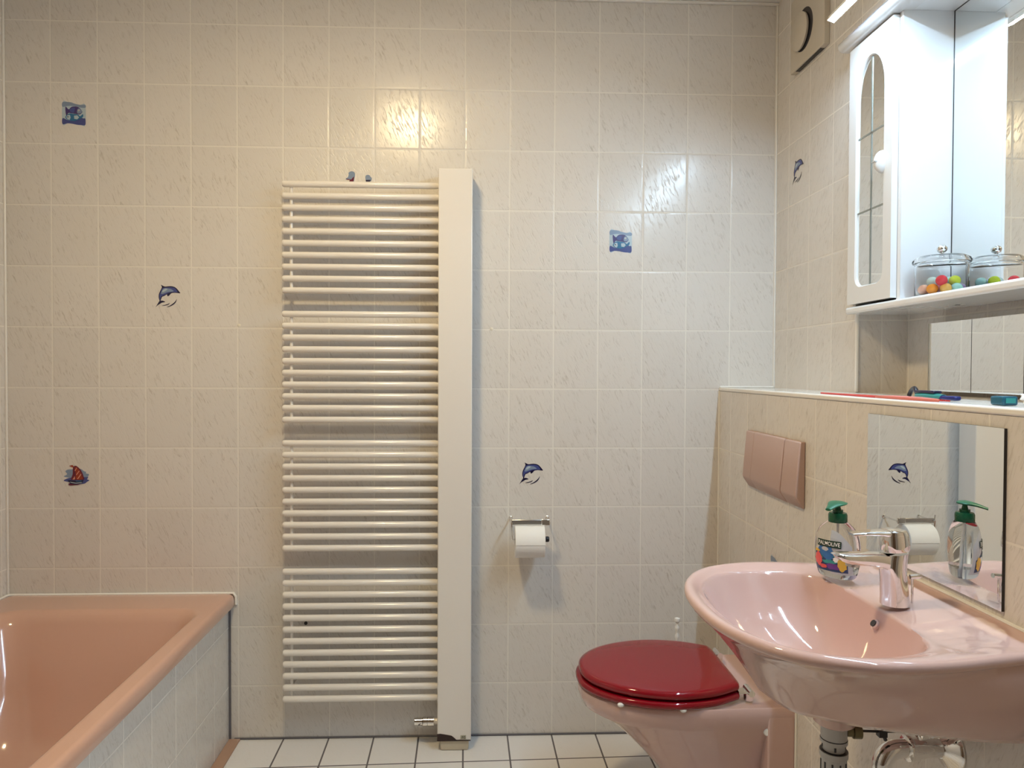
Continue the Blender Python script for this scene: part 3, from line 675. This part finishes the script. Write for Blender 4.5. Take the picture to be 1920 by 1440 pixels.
b = text_bm('PALMOLIVE', .0096)
xs = [v.co.x for v in b.verts]; wd = max(xs)-min(xs); k = .0435/wd
for v in b.verts: v.co = surf(-.0032+v.co.x*k, .0685+v.co.y*1.12, .0020)
obj('lettering', b, lab[8], band, smooth=0)

# ------------------------------------------------------------------ mirrors
def mirror_pane(name, X, y0, y1, z0, z1, label, group=None, th=.004):
    b = nb(); box(b, X-th, X-.0003, y0, y1, z0, z1); me = [dark, mirror_m]
    b.faces.ensure_lookup_table(); b.normal_update()
    for f in b.faces: f.material_index = 1 if abs(f.normal.x) > .5 and f.calc_center_median().x < X-th*.6 else 0
    o = obj(name, b, me, loc=(X-.002, (y0+y1)/2, z0), smooth=0)
    return tag(o, label, 'mirror', group)
mirror_pane('wall_mirror', XL, -1.3715, -.974, .881, 1.1675, 'frameless mirror behind the tap on the ledge wall', th=.005)
XB = 2.690
for ya, yb, lb in ((-.706, -.8645, 'narrow shallow mirror box at the niche corner above the ledge'), (-.8665, -1.025, 'shallow mirror box right of the dark joint above the ledge'), (-1.027, -1.185, 'shallow mirror box past the right picture edge')):
    mb = thing('mirror_box', (2.71, (ya+yb)/2, 1.2085), lb, 'mirror')
    b = nb(); box(b, XB+.004, XN-.0005, yb+.001, ya-.001, 1.2095, 1.3745); obj('box_body', b, beige_p, mb)
    b = nb(); box(b, XB, XB+.004, yb, ya, 1.2085, 1.3755); b.normal_update()
    for f in b.faces: f.material_index = 1 if f.calc_center_median().x < XB+.0001 else 0
    obj('mirror_pane', b, [dark, mirror_m], mb, smooth=0)

# ------------------------------------------------------------------ mirror cabinet
XF = 2.576; XD = 2.560; XM = 2.700; CB0 = 1.427; CT = 2.113; YL = -.5545; YR = -1.55; YP = -.774; YQ = -1.33
cab = thing('mirror_cabinet', (2.64, -1.05, 1.408), 'white bathroom cabinet with arched glass door and open mirrored shelf', 'cabinet')
b = nb(); box(b, XF, XN-.001, YL-.016, YL, CB0, CT); obj('side_panel', b, white_l, cab, bevel=.001)
b = nb(); box(b, XF, XN-.001, YP, YP+.016, CB0, CT); obj('side_panel', b, white_l, cab, bevel=.001)
b = nb(); box(b, XF, XN-.001, YQ-.016, YQ, CB0, CT); obj('side_panel', b, white_l, cab, bevel=.001)
b = nb(); box(b, XF, XN-.001, YR, YR+.016, CB0, CT); obj('side_panel', b, white_l, cab, bevel=.001)
b = nb(); box(b, XD-.004, XN-.001, YR-.004, YL+.002, 1.408, CB0); obj('bottom_shelf', b, white_l, cab, bevel=.006, seg=3)
b = nb(); box(b, XF-.012, XN-.001, YR, YL, CT, CT+.018); tpn = obj('top_panel', b, white_l, cab)
for yy in (-.93, -1.17):
    b = nb(); lathe(b, (2.635, yy, CT), (0, 0, -1), [(.040, 0), (.040, .002), (.036, .0035), (.030, .002), (.029, .0008), (.001, .0006)], 36); obj('downlight', b, white_l, tpn)
b = nb(); rr = [Vector((2.552-.017*math.sin(a), 0, 2.1275+.0155*math.cos(a))) for a in [PI*k/12 for k in range(13)]]+[Vector((2.60, 0, 2.112)), Vector((2.60, 0, 2.143))]
loft(b, [[Vector((p.x+.006*s, y, 2.1275+(p.z-2.1275)*(1-.25*s))) for p in rr] for y, s in ((-.531, 1), (-.5335, .4), (-.538, 0), (YR-.02, 0))])
obj('cornice', b, white_l, cab, smooth=50)
b = nb(); box(b, XM, XM+.004, YQ, YP, CB0, CT)
b.normal_update()
for f in b.faces: f.material_index = 1 if f.calc_center_median().x < XM+.0001 else 0
bmr = obj('back_mirror', b, [dark, mirror_m], cab, smooth=0)
b = nb(); box(b, XM-.0008, XM+.002, YP-.0018, YP, CB0, CT); box(b, XM-.0008, XM+.002, YQ, YP, CT-.0018, CT); obj('dark_seam', b, dark, bmr)
b = nb(); box(b, XM+.004, XN-.001, YQ, YP, CB0, CT); obj('back_panel', b, white_l, cab)
bm_ = nb()
def door(y0, y1, hinge):
    """y0 > y1 ; arched opening"""
    z0, z1 = 1.4335, 2.108; cx = (y0+y1)/2; hw = .0635
    N = 20
    arch = [(cx+hw*math.cos(PI*i/N), 1.955+.10*math.sin(PI*i/N)) for i in range(N+1)]
    r = .028; zb_ = 1.478
    bot = [(cx-hw+r-r*math.cos(PI/2*i/6), zb_+r-r*math.sin(PI/2*i/6)) for i in range(7)]+[(cx+hw-r+r*math.sin(PI/2*i/6), zb_+r-r*math.cos(PI/2*i/6)) for i in range(7)]
    hole = arch+bot
    outer = []
    for (a, c) in hole:      # matching outer loop: push point radially to the rectangle
        da, dc = (a-cx)/hw, (c-(z0+z1)/2)/((z1-z0)/2)
        if c > 1.955: t = math.atan2(c-1.955, a-cx); da_, dc_ = math.cos(t), math.sin(t); s = min((y0-cx)/max(abs(da_), 1e-6), (z1-1.955)/max(abs(dc_), 1e-6)); outer.append((cx+da_*s, 1.955+dc_*s))
        elif c < zb_+r: t = math.atan2(c-(zb_+r), a-cx); da_, dc_ = math.cos(t), math.sin(t); s = min((y0-cx)/max(abs(da_), 1e-6), (zb_+r-z0)/max(abs(dc_), 1e-6)); outer.append((cx+da_*s, zb_+r+dc_*s))
        else: outer.append((y0 if a > cx else y1, c))
    for k, (a, c) in enumerate(outer):   # snap nearest to corners
        pass
    for Y, Z in ((y0, z1), (y1, z1), (y0, z0), (y1, z0)):
        i = min(range(len(outer)), key=lambda q: (outer[q][0]-Y)**2+(outer[q][1]-Z)**2); outer[i] = (Y, Z)
    b = nb(); n = len(hole)
    F = [[b.verts.new((x, a, c)) for a, c in pts] for x, pts in ((XD, outer), (XD, [(cx+(a-cx)*1.05, zc+(c-zc)*1.008) for (a, c), zc in zip(hole, [1.76]*n)]), (XD+.003, hole), (XD+.015, hole), (XD+.015, outer))]
    for A, B in zip(F, F[1:]+F[:1]):
        for i in range(n): b.faces.new((A[i], A[(i+1) % n], B[(i+1) % n], B[i]))
    d = obj('door', b, white_l, cab, smooth=35)
    b = nb(); pane = [(cx+(a-cx)*1.03, 1.76+(c-1.76)*1.005) for a, c in hole]
    prism(b, pane, lambda a, c, t: (t, a, c), XD+.006, XD+.010)
    b.normal_update()
    for f in b.faces: f.material_index = 1 if f.calc_center_median().x < XD+.0061 else 0
    obj('mirror_pane', b, [dark, mirror_m], d, smooth=0)
    b = nb(); box(b, XD+.0045, XD+.006, cx-.002, cx+.002, zb_, 2.054)
    for z in (1.6685, 1.862): box(b, XD+.0045, XD+.006, cx-hw, cx+hw, z-.002, z+.002)
    obj('lead_strip', b, lead_m, d)
    ky = cx-.061 if hinge > 0 else cx+.061
    b = nb(); n = 18; rg = []
    for u in range(9):
        a = PI/2*u/8; rg.append([Vector((XD+.001-.022*math.sin(a), ky-.005*0+.014*math.cos(a)*math.cos(2*PI*i/n), 1.770+.0285*math.cos(a)*math.sin(2*PI*i/n))) for i in range(n)])
    loft(b, rg); k = obj('knob', b, white_l, d, smooth=60)
    b = nb(); box(b, XD-.0225, XD-.006, ky-.008, ky+.008, 1.7685, 1.7715); obj('knob_groove', b, grey_p, k)
door(YL-.001, YP+.0135, 1); door(YQ-.0135, YR+.001, -1)
b = nb(); lathe(b, (2.66, -.86, 1.408), (0, 0, -1), [(.006, 0), (.005, .001), (.0, .0012)], 12); obj('screw_hole', b, dark, cab)

# strip light in front of the cabinet top
lamp = thing('strip_light', (2.466, -1.05, 2.146), 'slim white LED strip light held out in front of the cabinet top', 'lamp')
LY = -1.95
b = nb(); loft(b, [[Vector((x, y, z)) for x, z in ((2.4585, 2.1515), (2.462, 2.162), (2.479, 2.158), (2.4758, 2.1455))] for y in (LY, -.636)]); obj('housing', b, white_p, lamp)
b = nb(); loft(b, [[Vector((x, y, z)) for x, z in ((2.4580, 2.1500), (2.4590, 2.1515), (2.4752, 2.1460), (2.4745, 2.1445))] for y in (LY+.002, -.638)]); obj('diffuser', b, emit('led_diffuser', COOL, COOL_W), lamp)
for yy in (-.95, -1.45):
    b = nb(); tube(b, [(2.466, yy, 2.158), (2.466, yy, 2.175), (2.52, yy, 2.185), (2.60, yy, 2.165), (2.60, yy, 2.131)], .005, 10)
    obj('arm', b, chrome, lamp)

# ceiling lamp (outside the picture)
cl = thing('ceiling_lamp', (1.22, -1.15, HC), 'round flush ceiling lamp, warm white', 'lamp')
b = nb(); lathe(b, (1.22, -1.15, HC), (0, 0, -1), [(.112, 0), (.112, .040), (.102, .040), (.102, .032)], 40); obj('base', b, white_p, cl)
b = nb(); lathe(b, (1.22, -1.15, HC-.032), (0, 0, -1), [(.100, 0), (.098, .016), (.085, .024), (.05, .028), (.001, .029)], 40); obj('shade', b, emit('lamp_shade', WARM, WARM_W), cl)

# ------------------------------------------------------------------ glass jar with bath pearls
JX, JY, JZ = 2.636, -.838, CB0+.0005
jar = thing('glass_jar', (JX, JY, JZ), 'lidded clear glass jar of coloured pearls on the cabinet shelf', 'jar')
gl = mat('jar_glass', (1, 1, 1), .0, 0, Transmission_Weight=1.0, IOR=1.22)
gl.node_tree.nodes['Principled BSDF'].inputs['Roughness'].default_value = 0
b = nb(); lathe(b, (JX, JY, JZ), (0, 0, 1), [(.050, 0), (.0545, .002), (.055, .006), (.055, .074), (.0525, .076), (.0525, .006), (.050, .0035), (.001, .003)], 44); obj('jar_body', b, gl, jar, smooth=50)
b = nb(); lathe(b, (JX, JY, JZ+.077), (0, 0, 1), [(.0500, -.006), (.052, -.004), (.053, 0), (.0595, .001), (.0605, .005), (.058, .011), (.048, .0165), (.025, .019), (.006, .020), (.006, .017), (.025, .0155), (.046, .012), (.050, .006), (.0485, -.005)], 44); ld = obj('lid', b, gl, jar, smooth=50)
b = nb(); lathe(b, (JX, JY, JZ+.0965), (0, 0, 1), [(.004, 0), (.004, .005)], 14); ellipsoid(b, (JX, JY, JZ+.1105), .0115, .0115, .0095); obj('lid_knob', b, chrome, ld, smooth=60)
PR = .0122
pearls = [('red', (.85, .06, .08), -.020, -.031, 1, 'red pearl on top at the left of the jar'), ('orange', (.95, .35, .03), -.032, -.017, 0, 'orange pearl at the bottom left of the jar'),
          ('amber', (.95, .55, .12), -.012, -.034, 0, 'amber pearl at the bottom front of the jar'), ('mint', (.45, .82, .70), .012, -.036, 0, 'mint green pearl at the bottom of the jar'),
          ('lime', (.65, .75, .05), .018, -.020, 1, 'yellow green pearl on top in the middle of the jar'), ('violet', (.40, .28, .50), .033, -.017, 0, 'dark violet pearl at the bottom right of the jar'),
          ('rose', (.92, .35, .45), -.006, -.008, 0, 'rose pink pearl half hidden in the jar centre'), ('aqua', (.55, .85, .80), .026, .012, 1, 'pale aqua pearl on top at the right of the jar'),
          ('lilac', (.80, .70, .90), .004, .006, 1, 'pale lilac pearl on top at the back of the jar'), ('peach', (.95, .60, .45), -.036, .009, 0, 'peach pearl at the far left of the jar bottom'),
          ('magenta', (.80, .10, .30), -.020, .029, 0, 'magenta pearl at the back left of the jar'), ('clear', (.85, .90, .92), .006, .036, 0, 'clear pearl at the back of the jar'),
          ('golden', (.95, .45, .04), .028, .024, 0, 'golden orange pearl at the back right of the jar'), ('pale', (.70, .90, .85), -.014, .012, 1, 'pale green pearl on top at the left back of the jar')]
for nm, colr, dx, dy, lay, lb in pearls:
    m = mat('pearl_'+nm, colr, .08, 0, Transmission_Weight=.2, IOR=1.35)
    b = nb(); zc = JZ+.0032+PR+(lay*.0185); c = (JX+dx, JY+dy, zc)
    # (dx is the side nearer the mirror, dy towards the tower)
    ellipsoid(b, c, PR, PR, PR, 20, 12)
    tag(obj('bath_pearl', b, m, loc=(c[0], c[1], zc-PR)), lb, 'bath pearl', 'bath pearls in the glass jar')

# ------------------------------------------------------------------ things on the ledge
ZT = 1.1995
redp = mat('red_plastic', (.62, .055, .05), .35); redd = mat('salmon_plastic', (.72, .20, .16), .35)
cb = thing('hair_comb', (2.41, -.95, ZT), 'flat red plastic comb lying along the white ledge edge', 'comb')
b = nb(); prism(b, [(-.715, 2.418), (-.985, 2.440), (-.990, 2.405), (-.72, 2.412)], lambda a, c, t: (c, a, t), ZT+.0012, ZT+.0050); obj('handle', b, redp, cb, bevel=.001)
b = nb(); prism(b, [(-.985, 2.443), (-1.08, 2.445), (-1.17, 2.418), (-1.195, 2.404), (-1.12, 2.402), (-.985, 2.402)], lambda a, c, t: (c, a, t), ZT+.0012, ZT+.0065); obj('spine', b, redd, cb, bevel=.001)
b = nb()
for k in range(34): y = -.995-k*.0052; box(b, 2.440, 2.462-.0006*k, y-.0014, y+.0014, ZT+.0012, ZT+.004)
obj('teeth', b, redp, cb)
# razor: black hooked head, teal body, navy grip
rz = thing('razor', (2.49, -1.03, ZT), 'black and teal plastic razor with hooked head on the ledge', 'razor')
rb = nb(); tube(rb, catmull([(2.496, -.950, ZT+.0045), (2.497, -.953, ZT+.012), (2.496, -.962, ZT+.019), (2.493, -.974, ZT+.0215), (2.490, -.984, ZT+.018), (2.487, -.993, ZT+.011), (2.485, -1.002, ZT+.008)], 5), .0046, 12)
obj('hooked_head', rb, black, rz, smooth=60)
b = nb(); loft(b, [rr2 for rr2 in [[Vector((x0+w*math.cos(2*PI*i/16), y, ZT+.0071+h*math.sin(2*PI*i/16))) for i in range(16)] for y, x0, w, h in ((-.994, 2.487, .006, .005), (-1.004, 2.487, .011, .0065), (-1.035, 2.487, .012, .0068), (-1.06, 2.487, .011, .006), (-1.080, 2.487, .007, .0045))]])
obj('grip_body', b, mat('teal_plastic', (.03, .25, .24), .3), rz, smooth=60)
b = nb(); box(b, 2.478, 2.496, -1.062, -.996, ZT+.0122, ZT+.0180); obj('blade_cover', b, mat('navy_plastic', (.01, .01, .05), .25), rz, bevel=.002)
b = nb(); box(b, 2.480, 2.494, -1.124, -1.074, ZT+.001, ZT+.0095); obj('end_grip', b, mat('blue_plastic', (.01, .02, .16), .25), rz, bevel=.003)
# small box at the right
tbx = thing('travel_case', (2.463, -1.277, ZT), 'small teal and blue box near the right end of the ledge', 'box')
b = nb(); box(b, 2.449, 2.476, -1.293, -1.262, ZT, ZT+.0155); cs = obj('case', b, mat('petrol_plastic', (.01, .10, .16), .2), tbx, bevel=.003)
b = nb(); box(b, 2.454, 2.471, -1.2935, -1.28, ZT+.004, ZT+.0125); obj('window', b, mat('teal_window', (.03, .32, .30), .2), tbx)
# crumpled tissue
b = nb(); ellipsoid(b, (2.424, -1.402, ZT+.014), .020, .022, .0165, 26, 16)
for v in b.verts:
    p = v.co; k = 1+.22*math.sin(p.x*420+p.z*300)*math.cos(p.y*380)+.10*math.sin(p.y*900+p.z*700)
    v.co = Vector((2.424, -1.402, ZT+.014))+(p-Vector((2.424, -1.402, ZT+.014)))*k
    v.co.z = max(v.co.z, ZT+.0002)
tag(obj('crumpled_tissue', b, paper, loc=(2.424, -1.402, ZT), smooth=25), 'crumpled white tissue on the ledge at the right picture edge', 'tissue')
